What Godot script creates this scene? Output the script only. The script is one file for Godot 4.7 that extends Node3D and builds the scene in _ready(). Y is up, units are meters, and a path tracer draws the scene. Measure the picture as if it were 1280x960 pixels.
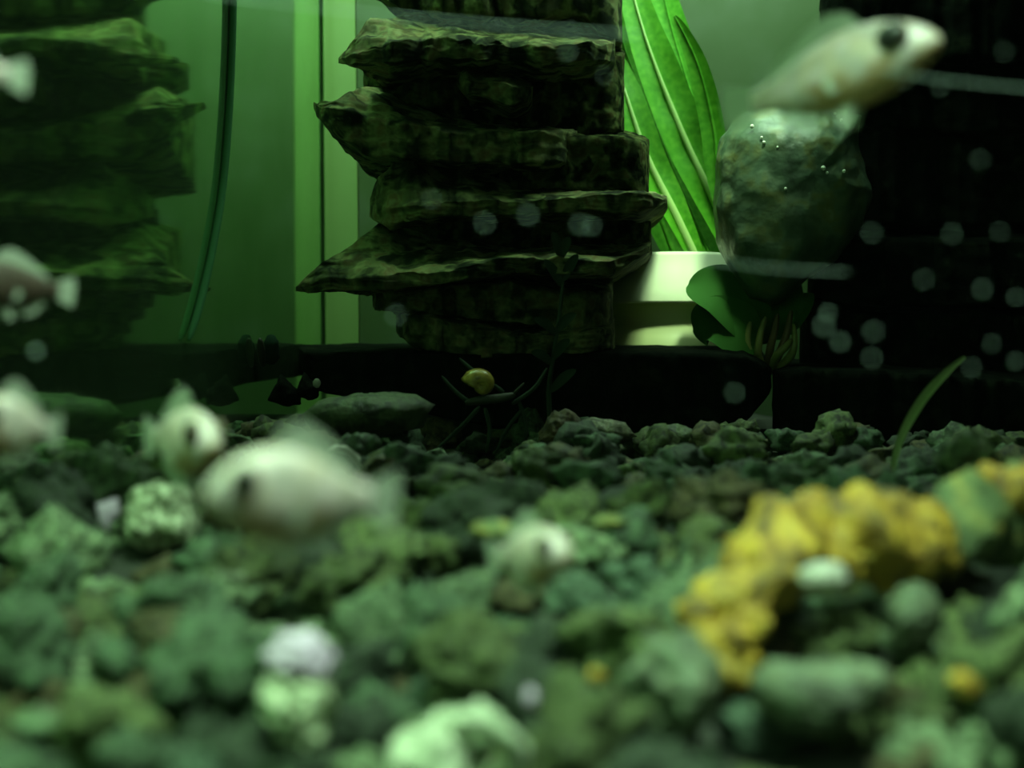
extends Node3D
# A small aquarium seen through its front glass: stacked slate, gravel, cichlid fry, a potted plant.

const F := 1570.0            # focal length in pixels of the 1280 x 960 frame
const CAM_H := 0.027         # the lens stands this far above the gravel
const WALL_X := -0.0617      # inner face of the left glass
const BACK_Z := -0.42        # inner face of the back glass
var cam: Camera3D
var rng := RandomNumberGenerator.new()
var names := {}
var noise := FastNoiseLite.new()
var noise2 := FastNoiseLite.new()
var M := {}

# ---------------------------------------------------------------- helpers
func at(px: float, py: float, d: float) -> Vector3:
	return cam.transform * Vector3((px - 640.0) / F * d, (480.0 - py) / F * d, -d)

func numbered(called: String) -> String:
	var n: int = names.get(called, 0)
	names[called] = n + 1
	return called if n == 0 else "%s_%03d" % [called, n]

func tag(o: Node, label: String, category: String, group := "", kind := "") -> Node:
	o.set_meta("label", label)
	if category != "": o.set_meta("category", category)
	if group != "": o.set_meta("group", group)
	if kind != "": o.set_meta("kind", kind)
	return o

func base(called: String, where := Vector3.ZERO) -> Node3D:
	var o := Node3D.new()
	o.name = numbered(called)
	add_child(o)
	o.position = where
	return o

func put(mesh: Mesh, called: String, mat: Material, parent: Node = null) -> MeshInstance3D:
	var o := MeshInstance3D.new()
	o.mesh = mesh
	o.material_override = mat
	o.cast_shadow = GeometryInstance3D.SHADOW_CASTING_SETTING_DOUBLE_SIDED if mesh.has_meta("sheet") else GeometryInstance3D.SHADOW_CASTING_SETTING_ON
	if parent == null:
		o.name = numbered(called)
		add_child(o)
	else:
		o.name = called
		parent.add_child(o, true)
	return o

# Triangles (any consistent winding) to a smooth mesh with outward normals; sheets keep the winding given.
func commit(v: PackedVector3Array, idx: PackedInt32Array, closed := true, uv := PackedVector2Array(), col := PackedColorArray(), nflat := false) -> ArrayMesh:
	var flip := false
	if closed:
		var vol := 0.0
		var c := v[0]
		for t in range(0, idx.size(), 3):
			vol += (v[idx[t]] - c).dot((v[idx[t + 1]] - c).cross(v[idx[t + 2]] - c))
		flip = vol > 0.0
	if flip:
		for t in range(0, idx.size(), 3):
			var k := idx[t + 1]
			idx[t + 1] = idx[t + 2]
			idx[t + 2] = k
	var n := PackedVector3Array()
	n.resize(v.size())
	for t in range(0, idx.size(), 3):
		var a := idx[t]
		var b := idx[t + 1]
		var c2 := idx[t + 2]
		var f := (v[c2] - v[a]).cross(v[b] - v[a])
		n[a] += f
		n[b] += f
		n[c2] += f
	for i in n.size():
		n[i] = n[i].normalized() if n[i].length_squared() > 0.0 else Vector3.UP
	var arr := []
	arr.resize(Mesh.ARRAY_MAX)
	arr[Mesh.ARRAY_VERTEX] = v
	arr[Mesh.ARRAY_NORMAL] = n
	arr[Mesh.ARRAY_INDEX] = idx
	if uv.size() == v.size(): arr[Mesh.ARRAY_TEX_UV] = uv
	if col.size() == v.size(): arr[Mesh.ARRAY_COLOR] = col
	var m := ArrayMesh.new()
	m.add_surface_from_arrays(Mesh.PRIMITIVE_TRIANGLES, arr)
	if not closed: m.set_meta("sheet", true)
	return m

# rows x cols of points to triangles; wrap joins the last column to the first; caps close both ends
func skin(v: PackedVector3Array, rows: int, cols: int, wrap: bool, caps: bool) -> PackedInt32Array:
	var idx := PackedInt32Array()
	var cc := cols if wrap else cols - 1
	for r in rows - 1:
		for c in cc:
			var a := r * cols + c
			var b := r * cols + (c + 1) % cols
			idx.append_array([a, b, a + cols, b, b + cols, a + cols])
	if caps:
		for e in 2:
			var r0 := 0 if e == 0 else (rows - 1) * cols
			var m := Vector3.ZERO
			for c in cols: m += v[r0 + c]
			var k := v.size()
			v.append(m / cols)
			for c in cols:
				var a := r0 + c
				var b := r0 + (c + 1) % cols
				idx.append_array([k, b, a] if e == 0 else [k, a, b])
	return idx

func box(c: Vector3, s: Vector3) -> BoxMesh:
	var b := BoxMesh.new()
	b.size = s
	return b

func n3(p: Vector3, f: float, o := 0.0) -> float:
	return noise.get_noise_3d(p.x * f + o, p.y * f - o, p.z * f + o * 0.7)

# A computed, tiling texture of a few colours laid over one another by noise
func tex(seed_: int, freq: float, stops: Array, size := 256) -> ImageTexture:
	var fn := FastNoiseLite.new()
	fn.seed = seed_
	fn.noise_type = FastNoiseLite.TYPE_SIMPLEX_SMOOTH
	fn.frequency = freq
	fn.fractal_octaves = 5
	var src := fn.get_seamless_image(size, size)
	src.convert(Image.FORMAT_L8)
	var g := Gradient.new()
	var offs := PackedFloat32Array()
	var cols := PackedColorArray()
	for s in stops:
		offs.append(s[0])
		cols.append(s[1])
	g.offsets = offs
	g.colors = cols
	var data := src.get_data()
	var lut := []
	for i in 256: lut.append(g.sample(i / 255.0))
	var out := Image.create(size, size, false, Image.FORMAT_RGB8)
	for y in size:
		for x in size:
			out.set_pixel(x, y, lut[data[y * size + x]])
	return ImageTexture.create_from_image(out)

func lin(r: float, g: float, b: float) -> Color:
	return Color(r, g, b).linear_to_srgb()

func mat(c: Color, rough := 0.8, tx: Texture2D = null, scale := 1.0, bump: Texture2D = null, bump_cm := 0.0) -> StandardMaterial3D:
	var m := StandardMaterial3D.new()
	m.albedo_color = c
	m.roughness = rough
	if tx or bump:
		m.uv1_triplanar = true
		m.uv1_scale = Vector3.ONE * scale
	if tx: m.albedo_texture = tx
	if bump:
		m.heightmap_enabled = true
		m.heightmap_texture = bump
		m.heightmap_scale = bump_cm
	return m

# tube along points with a radius at each
func tube(pts: Array, radii: Array, sides := 8, lump := 0.0, sub := 4, seed_ := 0.0) -> ArrayMesh:
	var cur := Curve3D.new()
	for i in pts.size():
		var tan_: Vector3 = (pts[mini(i + 1, pts.size() - 1)] - pts[maxi(i - 1, 0)]) / 6.0
		cur.add_point(pts[i], -tan_, tan_)
	var v := PackedVector3Array()
	var rows := (pts.size() - 1) * sub + 1
	var ref := Vector3(0.13, 0.31, 0.94)
	for r in rows:
		var t := float(r) / sub
		var i := mini(int(t), pts.size() - 2)
		var p := cur.sample(i, t - i)
		var q := cur.sample(i, minf(t - i + 0.02, 1.0)) - cur.sample(i, maxf(t - i - 0.02, 0.0))
		var rad: float = lerpf(radii[i], radii[i + 1], smoothstep(0.0, 1.0, t - i))
		var d := q.normalized()
		var a := d.cross(ref).normalized()
		var b := a.cross(d)
		if r == 0 or r == rows - 1: rad *= 0.55
		for s in sides:
			var w := TAU * s / sides
			var dir := a * cos(w) + b * sin(w)
			var k := rad
			if lump > 0.0:
				var o := p + dir * rad
				k *= 1.0 + lump * (n3(o, 38.0 / rad, seed_) + 0.6 * n3(o, 100.0 / rad, seed_ + 9.0) + 0.3 * n3(o, 240.0 / rad, seed_ + 19.0))
			v.append(p + dir * k)
	var idx := skin(v, rows, sides, true, true)
	return commit(v, idx)

# A rock drawn as outline (pixels at one distance), swollen to a full body of its own thickness
func boulder(outline: Array, d: float, thick: float, rough: float, seed_: float, nu := 48, nv := 28, power := 1.0) -> ArrayMesh:
	var c := Vector2.ZERO
	for p in outline: c += p
	c /= outline.size()
	var right := cam.basis.x
	var up := cam.basis.y
	var fwd := -cam.basis.z
	var o := at(c.x, c.y, d)
	var reach := []
	var mean := 0.0
	for u in nu:
		var w := TAU * u / nu
		var dir := Vector2(cos(w), sin(w))
		var best := 0.0
		for i in outline.size():
			var a: Vector2 = outline[i] - c
			var e: Vector2 = outline[(i + 1) % outline.size()] - c - a
			var den := dir.cross(e)
			if absf(den) < 1e-6: continue
			var t := a.cross(e) / den
			var s := a.cross(dir) / den
			if t > 0.0 and s >= -1e-4 and s <= 1.0001: best = maxf(best, t)
		reach.append(best / F * d)
		mean += best / F * d / nu
	var v := PackedVector3Array()
	for k in nv + 1:
		var phi := lerpf(0.02, PI - 0.02, float(k) / nv)
		var sr := pow(sin(phi), power)
		for u in nu:
			var w := TAU * u / nu
			var r: float = reach[u] * sr
			var p := o + right * cos(w) * r - up * sin(w) * r - fwd * cos(phi) * thick
			var nn := (p - o).normalized()
			var amp := rough * mean
			p += nn * amp * (n3(p, 75.0 / mean, seed_) + 0.6 * n3(p, 190.0 / mean, seed_ + 7.0) + 0.35 * n3(p, 480.0 / mean, seed_ + 13.0))
			v.append(p)
	var idx := skin(v, nv + 1, nu, true, true)
	return commit(v, idx)

# A slab of slate. stations: [x, top at the back, front lip, underside] in pixels at its front distance
func slab(stations: Array, df: float, db: float, seed_: float, amp := 0.0011, blunt := 6.0, plain := false) -> ArrayMesh:
	var x0: float = stations[0][0]
	var x1: float = stations[-1][0]
	var rows := maxi(int((x1 - x0) / 5.0), 12)
	var v := PackedVector3Array()
	var nf := 14
	var ns := 14
	var nt := 6
	var nk := 5
	var nb := 8
	var cols := nf + ns + nt + nk + nb
	for r in rows + 1:
		var t := float(r) / rows
		var x := lerpf(x0, x1, t)
		var s := 0
		while s < stations.size() - 2 and x > stations[s + 1][0]: s += 1
		var k: float = (x - stations[s][0]) / maxf(stations[s + 1][0] - stations[s][0], 0.001)
		var yt := lerpf(stations[s][1], stations[s + 1][1], k)
		var yl := lerpf(stations[s][2], stations[s + 1][2], k)
		var yb := lerpf(stations[s][3], stations[s + 1][3], k)
		var e := pow(maxf(1.0 - pow(absf(2.0 * t - 1.0), blunt), 0.0), 0.5)
		e = maxf(e, 0.12)
		var half := (db - df) * 0.5
		var wob := 0.005 * noise2.get_noise_2d(x * 0.35, seed_ * 37.0) + 0.0012 * noise2.get_noise_2d(x * 1.2, seed_ * 11.0)
		var f := df + half * (1.0 - e) * 0.55 + wob * minf(1.0, half * 60.0)
		var bk := lerpf(f + 0.003, db - half * (1.0 - e), 1.0 if plain else smoothstep(0.0, 0.42, t))
		var m := lerpf(f, bk, 0.55)
		var lip := at(x, yl, f)
		var low := at(x, yb, f + 0.0015)
		var top := at(x, yt, m)
		var tb := at(x, yt, bk)
		tb.y = top.y
		var lb := at(x, yb, bk)
		lb.y = minf(low.y, top.y - 0.001)
		var loop := []
		for i in nf: loop.append(low.lerp(lip, float(i) / nf))
		for i in ns: loop.append(lip.lerp(top, float(i) / ns))
		for i in nt: loop.append(top.lerp(tb, float(i) / nt))
		for i in nk: loop.append(tb.lerp(lb, float(i) / nk))
		for i in nb: loop.append(lb.lerp(low, float(i) / nb))
		for p in loop:
			var q: Vector3 = p
			var lay := noise2.get_noise_3d(q.x * 1100.0 + seed_ * 51.0, q.y * 17000.0, q.z * 1100.0)
			var mid := n3(q, 9000.0, seed_)
			var big := n3(q, 3200.0, seed_ + 30.0)
			var fine := n3(q, 26000.0, seed_ + 60.0)
			v.append(q + Vector3(0.35 * mid + 0.2 * fine, 0.55 * mid + 0.35 * fine + 0.3 * big, 1.2 * lay + 0.9 * mid + 0.9 * big) * amp)
	var idx := skin(v, rows + 1, cols, true, true)
	return commit(v, idx)

# A leaf blade: centre line, half width profile, gentle fold along the middle
func blade(pts: Array, w: float, twist: float, seed_: float, tip := true, cols := 7, sub := 8) -> ArrayMesh:
	var cur := Curve3D.new()
	for i in pts.size():
		var tan_: Vector3 = (pts[mini(i + 1, pts.size() - 1)] - pts[maxi(i - 1, 0)]) / 6.0
		cur.add_point(pts[i], -tan_, tan_)
	var rows := (pts.size() - 1) * sub + 1
	var v := PackedVector3Array()
	var uv := PackedVector2Array()
	for r in rows:
		var t := float(r) / sub
		var i := mini(int(t), pts.size() - 2)
		var p := cur.sample(i, t - i)
		var d := (cur.sample(i, minf(t - i + 0.03, 1.0)) - cur.sample(i, maxf(t - i - 0.03, 0.0))).normalized()
		var side := d.cross(Vector3(sin(twist), 0.25, cos(twist))).normalized()
		var nrm := side.cross(d)
		var g := float(r) / (rows - 1)
		var k := sin(PI * clampf(g * 0.80 + 0.10, 0.0, 1.0))
		if tip: k = pow(sin(PI * clampf(g * 0.97 + 0.015, 0.0, 1.0)), 0.65)
		for c in cols:
			var s := lerpf(-1.0, 1.0, float(c) / (cols - 1))
			var wave := 0.12 * n3(p + side * s * w, 5200.0, seed_)
			v.append(p + side * s * w * k + nrm * w * k * (0.28 * s * s + wave))
			uv.append(Vector2((s + 1.0) * 0.5, g))
	var idx := skin(v, rows, cols, false, false)
	return commit(v, idx, false, uv)

# ---------------------------------------------------------------- pebbles
var pebble_shapes := []
var pebble_fine := []
func icosphere(sub: int) -> Array:
	var t := (1.0 + sqrt(5.0)) / 2.0
	var v := PackedVector3Array([Vector3(-1, t, 0), Vector3(1, t, 0), Vector3(-1, -t, 0), Vector3(1, -t, 0), Vector3(0, -1, t), Vector3(0, 1, t), Vector3(0, -1, -t), Vector3(0, 1, -t), Vector3(t, 0, -1), Vector3(t, 0, 1), Vector3(-t, 0, -1), Vector3(-t, 0, 1)])
	for i in v.size(): v[i] = v[i].normalized()
	var f := PackedInt32Array([0, 11, 5, 0, 5, 1, 0, 1, 7, 0, 7, 10, 0, 10, 11, 1, 5, 9, 5, 11, 4, 11, 10, 2, 10, 7, 6, 7, 1, 8, 3, 9, 4, 3, 4, 2, 3, 2, 6, 3, 6, 8, 3, 8, 9, 4, 9, 5, 2, 4, 11, 6, 2, 10, 8, 6, 7, 9, 8, 1])
	for k in sub:
		var mid := {}
		var g := PackedInt32Array()
		for i in range(0, f.size(), 3):
			var q := []
			for e in 3:
				var a := f[i + e]
				var b := f[i + (e + 1) % 3]
				var key := mini(a, b) * 100000 + maxi(a, b)
				if not mid.has(key):
					mid[key] = v.size()
					v.append((v[a] + v[b]).normalized())
				q.append(mid[key])
			g.append_array([f[i], q[0], q[2], f[i + 1], q[1], q[0], f[i + 2], q[2], q[1], q[0], q[1], q[2]])
		f = g
	return [v, f]

func make_pebbles() -> void:
	var icos := [icosphere(2), icosphere(3)]
	for k in 14:
		var planes := []
		for j in 9:
			planes.append([Vector3(rng.randfn(), rng.randfn(), rng.randfn()).normalized(), rng.randf_range(0.62, 0.92)])
		for ico in icos:
			var v: PackedVector3Array = ico[0].duplicate()
			for i in v.size():
				var p := v[i]
				var r := 1.0
				for pl in planes:                       # broken faces
					var dd: float = p.dot(pl[0])
					if dd > 0.05: r = minf(r, lerpf(pl[1] / dd, r, 0.12))
				r *= 1.0 + 0.40 * n3(p, 75.0, k * 17.0) + 0.36 * n3(p, 190.0, k * 31.0) + 0.16 * n3(p, 420.0, k * 41.0)
				v[i] = p * r
			var idx: PackedInt32Array = ico[1].duplicate()
			(pebble_shapes if ico == icos[0] else pebble_fine).append(commit(v, idx))

# ---------------------------------------------------------------- fish
func fish_body() -> ArrayMesh:
	var prof := [[0.5, 0.012, 0.0, 0.012], [0.49, 0.04, 0.0, 0.035], [0.46, 0.075, 0.002, 0.06], [0.41, 0.115, 0.006, 0.085], [0.34, 0.155, 0.008, 0.105], [0.26, 0.185, 0.006, 0.115], [0.16, 0.205, 0.002, 0.118], [0.06, 0.205, 0.0, 0.11], [-0.04, 0.185, 0.0, 0.095], [-0.14, 0.15, 0.004, 0.075], [-0.23, 0.11, 0.006, 0.055], [-0.31, 0.08, 0.006, 0.038], [-0.37, 0.066, 0.006, 0.026], [-0.40, 0.062, 0.006, 0.015]]
	var v := PackedVector3Array()
	var col := PackedColorArray()
	var sides := 20
	var sub := 3
	var rows := (prof.size() - 1) * sub + 1
	for r in rows:
		var t := float(r) / sub
		var i := mini(int(t), prof.size() - 2)
		var q := []
		for e in 4: q.append(lerpf(prof[i][e], prof[i + 1][e], t - i))
		for s in sides:
			var w := TAU * s / sides
			var p := Vector3(q[0], q[2] + sin(w) * q[1] * (1.0 if sin(w) > 0.0 else 0.95), cos(w) * q[3])
			v.append(p)
			# pigment: pale silvery skin, blotched; ochre patch of blotches along the belly
			var blot := n3(p, 520.0, 3.0) + 0.6 * n3(p, 1500.0, 5.0)
			var c := Color(0.49, 0.39, 0.31)
			if blot > 0.12: c = Color(0.39, 0.34, 0.32)
			if blot < -0.22: c = Color(0.60, 0.49, 0.50)
			if sin(w) + 0.5 * blot < -0.42 and q[0] > -0.15: c = Color(0.28, 0.18, 0.09)
			col.append(c)
	var idx := skin(v, rows, sides, true, true)
	while col.size() < v.size(): col.append(Color(0.6, 0.62, 0.5))
	return commit(v, idx, true, PackedVector2Array(), col)

func fin(outline: Array, z := 0.0, lean := 0.0) -> ArrayMesh:
	# a thin membrane with a little thickness and ray ridges
	var v := PackedVector3Array()
	var n := outline.size()
	for s in 2:
		for p in outline:
			v.append(Vector3(p.x, p.y, z + lean * p.y + (0.006 if s == 0 else -0.006)))
	var idx := PackedInt32Array()
	var tri := Geometry2D.triangulate_polygon(PackedVector2Array(outline))
	for t in range(0, tri.size(), 3):
		idx.append_array([tri[t], tri[t + 1], tri[t + 2], n + tri[t], n + tri[t + 2], n + tri[t + 1]])
	for i in n:
		var j := (i + 1) % n
		idx.append_array([i, n + i, j, j, n + i, n + j])
	return commit(v, idx)

var fry0: Node3D
func make_fry() -> Node3D:
	var root := base("cichlid_fry")
	put(fish_body(), "body", M.fish, root)
	for s in [-1.0, 1.0]:
		var e := SphereMesh.new()
		e.radius = 0.074
		e.height = 0.148
		e.radial_segments = 20
		e.rings = 10
		var o := put(e, "eye", M.iris, root)
		o.position = Vector3(0.335, 0.065, s * 0.096)
		o.scale = Vector3(1, 1, 0.62)
		var pu := SphereMesh.new()
		pu.radius = 0.066
		pu.height = 0.132
		pu.radial_segments = 16
		pu.rings = 8
		var q := put(pu, "pupil", M.pupil, o)
		q.position = Vector3(0, 0, s * 0.022)
		q.scale = Vector3(1, 1, 0.9)
	put(fin([Vector2(0.2, 0.17), Vector2(0.12, 0.29), Vector2(0.02, 0.32), Vector2(-0.1, 0.27), Vector2(-0.2, 0.2), Vector2(-0.3, 0.13), Vector2(-0.28, 0.06), Vector2(-0.1, 0.12)]), "dorsal_fin", M.fin, root)
	put(fin([Vector2(-0.36, 0.065), Vector2(-0.45, 0.105), Vector2(-0.54, 0.14), Vector2(-0.555, 0.05), Vector2(-0.55, -0.05), Vector2(-0.53, -0.13), Vector2(-0.44, -0.095), Vector2(-0.36, -0.055)]), "tail_fin", M.fin, root)
	put(fin([Vector2(-0.02, -0.15), Vector2(-0.1, -0.24), Vector2(-0.19, -0.21), Vector2(-0.28, -0.12), Vector2(-0.24, -0.06)]), "anal_fin", M.fin, root)
	for s in [-1.0, 1.0]:
		var p := put(fin([Vector2(0.16, -0.02), Vector2(0.07, 0.015), Vector2(0.0, -0.05), Vector2(0.03, -0.11), Vector2(0.13, -0.09)]), "pectoral_fin", M.fin, root)
		p.position = Vector3(0.0, 0.0, s * 0.115)
		p.rotation.y = s * 0.35
		var q := put(fin([Vector2(0.12, -0.16), Vector2(0.06, -0.28), Vector2(0.02, -0.27), Vector2(0.03, -0.17)]), "pelvic_fin", M.fin, root)
		q.position = Vector3(0.0, 0.0, s * 0.04)
	return root

func put_fry(o: Node3D, snout: Vector3, tail: Vector3, tall: float, wide: float, roll: float, label: String) -> void:
	var along := snout - tail
	var len := along.length() / 1.04
	var x := along.normalized()
	var up := Vector3.UP.rotated(x, roll)
	var z := x.cross(up).normalized()
	up = z.cross(x)
	o.transform = Transform3D(Basis(x * len, up * len * tall, z * len * wide), tail.lerp(snout, 0.52))
	tag(o, label, "fish", "young fish swimming over the gravel")

# ---------------------------------------------------------------- the scene
func _ready() -> void:
	rng.seed = 4711
	noise.seed = 11
	noise.frequency = 0.01
	noise.noise_type = FastNoiseLite.TYPE_SIMPLEX_SMOOTH
	noise.fractal_octaves = 2
	noise2.seed = 23
	noise2.frequency = 0.03
	noise2.noise_type = FastNoiseLite.TYPE_SIMPLEX
	noise2.fractal_octaves = 3

	# camera: close to the front glass, focused on the slate stack
	cam = Camera3D.new()
	cam.name = "camera"
	add_child(cam)
	cam.position = Vector3(0, CAM_H, 0)
	cam.rotation.x = -atan(80.0 / F)
	var lens := CameraAttributesPhysical.new()
	lens.frustum_focal_length = 39.25
	lens.frustum_focus_distance = 0.30
	lens.exposure_aperture = 39.25e-3 / 0.0021
	lens.frustum_near = 0.002
	lens.frustum_far = 5.0
	cam.attributes = lens
	cam.near = 0.002
	cam.far = 5.0
	cam.fov = rad_to_deg(2.0 * atan(480.0 / F))
	cam.current = true

	var we := WorldEnvironment.new()
	we.name = "surroundings"
	var env := Environment.new()
	env.background_mode = Environment.BG_COLOR
	env.background_color = Color(0.012, 0.016, 0.013)
	env.tonemap_mode = Environment.TONE_MAPPER_LINEAR
	env.tonemap_exposure = 1.0
	env.sdfgi_enabled = true
	env.ssao_enabled = true
	env.ssil_enabled = true
	we.environment = env
	add_child(we)

	# the tank's lamp: a light bar under the lid
	var lamp_at := Vector3(0.02, 0.212, -0.337)
	var light := AreaLight3D.new()
	light.name = "aquarium_lamp_light"
	light.area_size = Vector2(0.24, 0.116)
	light.light_color = Color(0.80, 1.0, 0.83)
	light.light_energy = 0.10
	light.area_normalize_energy = true
	light.shadow_enabled = true
	light.area_range = 3.0
	light.position = lamp_at - Vector3(0, 0.0095, 0)
	light.rotation_degrees.x = -90.0
	add_child(light)

	# added lamp, unseen above the picture, to brighten the foreground and fry
	var front_at := Vector3(0.005, 0.165, -0.044)
	var front := AreaLight3D.new()
	front.name = "added_front_light"
	front.area_size = Vector2(0.07, 0.004)
	front.light_color = Color(0.80, 1.0, 0.83)
	front.light_energy = 0.070
	front.area_normalize_energy = true
	front.shadow_enabled = true
	front.area_range = 3.0
	front.position = front_at + Vector3(0, -0.0062, 0).rotated(Vector3.RIGHT, -0.22)
	front.rotation.x = -PI / 2.0 - 0.22
	add_child(front)

	# added spot, unseen under the lid, to brighten the pot in the gap
	var spot_at := Vector3(0.064, 0.196, -0.250)
	var spot_to := at(835, 375, 0.345)
	var spot := SpotLight3D.new()
	spot.name = "added_spot_light"
	spot.light_color = Color(0.84, 1.0, 0.80)
	spot.light_energy = 0.050
	spot.spot_angle = 11.0
	spot.spot_range = 3.0
	spot.spot_attenuation = 2.0
	spot.light_size = 0.012
	spot.shadow_enabled = true
	add_child(spot)
	spot.look_at_from_position(spot_at + (spot_to - spot_at).normalized() * 0.0085, spot_to)

	materials()
	structure()
	lamp(lamp_at)
	added_front_lamp(front_at)
	added_spot(spot_at, spot_to)
	slates()
	plants()
	gravel()
	stones()
	creatures()
	drifting()

func materials() -> void:
	var grain := tex(5, 0.03, [[0.0, Color(0.1, 0.1, 0.1)], [1.0, Color(1, 1, 1)]])
	M.grain = grain
	# slate: near black stone with olive growth in blotches
	var slate_t := tex(7, 0.018, [[0.0, lin(0.006, 0.009, 0.006)], [0.40, lin(0.012, 0.017, 0.010)], [0.50, lin(0.065, 0.080, 0.032)], [0.64, lin(0.21, 0.245, 0.105)], [0.82, lin(0.17, 0.125, 0.055)], [1.0, lin(0.30, 0.34, 0.19)]])
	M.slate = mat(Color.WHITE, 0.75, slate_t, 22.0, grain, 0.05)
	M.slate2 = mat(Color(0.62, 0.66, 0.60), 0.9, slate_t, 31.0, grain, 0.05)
	M.slate.metallic_specular = 0.12
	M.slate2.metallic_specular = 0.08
	var dark_t := tex(9, 0.02, [[0.0, lin(0.003, 0.004, 0.003)], [0.6, lin(0.005, 0.007, 0.005)], [0.85, lin(0.012, 0.016, 0.009)], [1.0, lin(0.02, 0.024, 0.012)]])
	M.dark_slate = mat(Color.WHITE, 0.9, dark_t, 24.0, grain, 0.05)
	M.dark_slate.metallic_specular = 0.06
	# glass with an even film of green algae: dull colour under a polish that mirrors the tank
	var film := tex(13, 0.012, [[0.0, lin(0.030, 0.064, 0.013)], [0.45, lin(0.036, 0.072, 0.019)], [0.7, lin(0.046, 0.082, 0.031)], [1.0, lin(0.060, 0.092, 0.052)]])
	M.back_glass = mat(Color.WHITE, 0.5, film, 9.0)
	M.left_glass = mat(Color(1.0, 1.0, 1.0), 0.06, tex(14, 0.012, [[0.0, lin(0.38, 0.72, 0.31)], [0.5, lin(0.46, 0.80, 0.39)], [1.0, lin(0.54, 0.86, 0.47)]]), 11.0)
	M.left_glass.metallic = 0.95
	M.left_glass.metallic_specular = 0.8
	M.silicone = mat(lin(0.12, 0.22, 0.055), 0.6)
	M.dark_plastic = mat(lin(0.03, 0.035, 0.03), 0.5)
	M.tube = mat(lin(0.012, 0.03, 0.018), 0.95)
	M.tube.metallic_specular = 0.1
	M.hose = mat(lin(0.03, 0.10, 0.04), 0.95)
	M.hose.metallic_specular = 0.1
	M.clear = StandardMaterial3D.new()
	M.clear.albedo_color = Color(0.9, 1.0, 0.94, 0.004)
	M.clear.transparency = BaseMaterial3D.TRANSPARENCY_ALPHA
	M.clear.roughness = 0.0
	# plants
	var leaf_t := tex(17, 0.03, [[0.0, lin(0.045, 0.22, 0.010)], [0.5, lin(0.08, 0.31, 0.02)], [1.0, lin(0.14, 0.40, 0.035)]])
	M.leaf = mat(Color.WHITE, 0.5, leaf_t, 60.0)
	M.leaf.metallic_specular = 0.25
	M.leaf.backlight = Color(0.8, 1.0, 0.5)
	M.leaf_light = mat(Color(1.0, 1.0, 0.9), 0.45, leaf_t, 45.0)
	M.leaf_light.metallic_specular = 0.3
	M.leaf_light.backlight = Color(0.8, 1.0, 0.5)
	M.rib = mat(lin(0.42, 0.62, 0.20), 0.3)
	M.shaded_leaf = mat(lin(0.034, 0.115, 0.020), 0.8)  # leaf green darkened, so the shade sits in the colour
	M.shaded_leaf.metallic_specular = 0.2
	M.petiole = mat(lin(0.20, 0.24, 0.06), 0.45)
	M.petiole_brown = mat(lin(0.12, 0.09, 0.03), 0.5)
	M.sprig = mat(lin(0.012, 0.032, 0.013), 0.8)
	M.grass = mat(lin(0.30, 0.38, 0.15), 0.5)
	M.pot_body = mat(lin(0.60, 0.66, 0.32), 0.5)
	M.pot = mat(lin(0.86, 0.88, 0.68), 0.85, tex(19, 0.01, [[0.0, Color(0.9, 0.92, 0.85)], [1.0, Color(1, 1, 1)]]), 20.0)
	M.pot.metallic_specular = 0.2
	# mossy boulder
	M.moss = mat(Color.WHITE, 0.45, tex(29, 0.016, [[0.0, lin(0.035, 0.06, 0.035)], [0.45, lin(0.075, 0.125, 0.075)], [0.6, lin(0.13, 0.19, 0.115)], [0.8, lin(0.16, 0.18, 0.06)], [1.0, lin(0.24, 0.30, 0.19)]]), 26.0, grain, 0.04)
	# gravel tints
	var peb := tex(31, 0.014, [[0.0, Color(0.25, 0.22, 0.16)], [0.38, Color(0.48, 0.50, 0.40)], [0.5, Color(0.78, 0.80, 0.70)], [0.62, Color(0.95, 1.0, 0.9)], [0.8, Color(0.8, 0.76, 0.6)], [1.0, Color(1.0, 1.0, 1.0)]])
	M.peb_tex = peb
	M.pebbles = []
	for c in TINTS:
		M.pebbles.append(mat(lin(c[0], c[1], c[2]), 0.8, peb, 1.1, grain, 0.03))
	M.gravel = mat(Color.WHITE, 0.8, peb, 110.0, grain, 0.02)
	M.gravel.vertex_color_use_as_albedo = true
	M.soil = mat(lin(0.035, 0.04, 0.028), 0.95)
	# special stones
	M.ochre = mat(Color.WHITE, 0.7, tex(37, 0.014, [[0.0, lin(0.05, 0.045, 0.012)], [0.36, lin(0.12, 0.070, 0.012)], [0.48, lin(0.30, 0.165, 0.015)], [0.6, lin(0.46, 0.275, 0.022)], [0.74, lin(0.55, 0.36, 0.04)], [1.0, lin(0.24, 0.18, 0.06)]]), 75.0, grain, 0.05)
	M.ochre_moss = mat(Color.WHITE, 0.8, tex(39, 0.014, [[0.0, lin(0.03, 0.045, 0.02)], [0.5, lin(0.10, 0.14, 0.05)], [0.75, lin(0.22, 0.22, 0.06)], [1.0, lin(0.42, 0.32, 0.05)]]), 80.0, grain, 0.05)
	M.shell_white = mat(lin(0.64, 0.46, 0.66), 0.6, tex(45, 0.012, [[0.0, Color(0.82, 0.84, 0.82)], [1.0, Color(1, 1, 1)]]), 60.0)
	M.mottled = mat(Color.WHITE, 0.7, tex(41, 0.02, [[0.0, lin(0.05, 0.07, 0.03)], [0.48, lin(0.10, 0.13, 0.05)], [0.53, lin(0.50, 0.55, 0.36)], [0.7, lin(0.70, 0.74, 0.54)], [1.0, lin(0.6, 0.64, 0.42)]]), 125.0, grain, 0.04)
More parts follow.
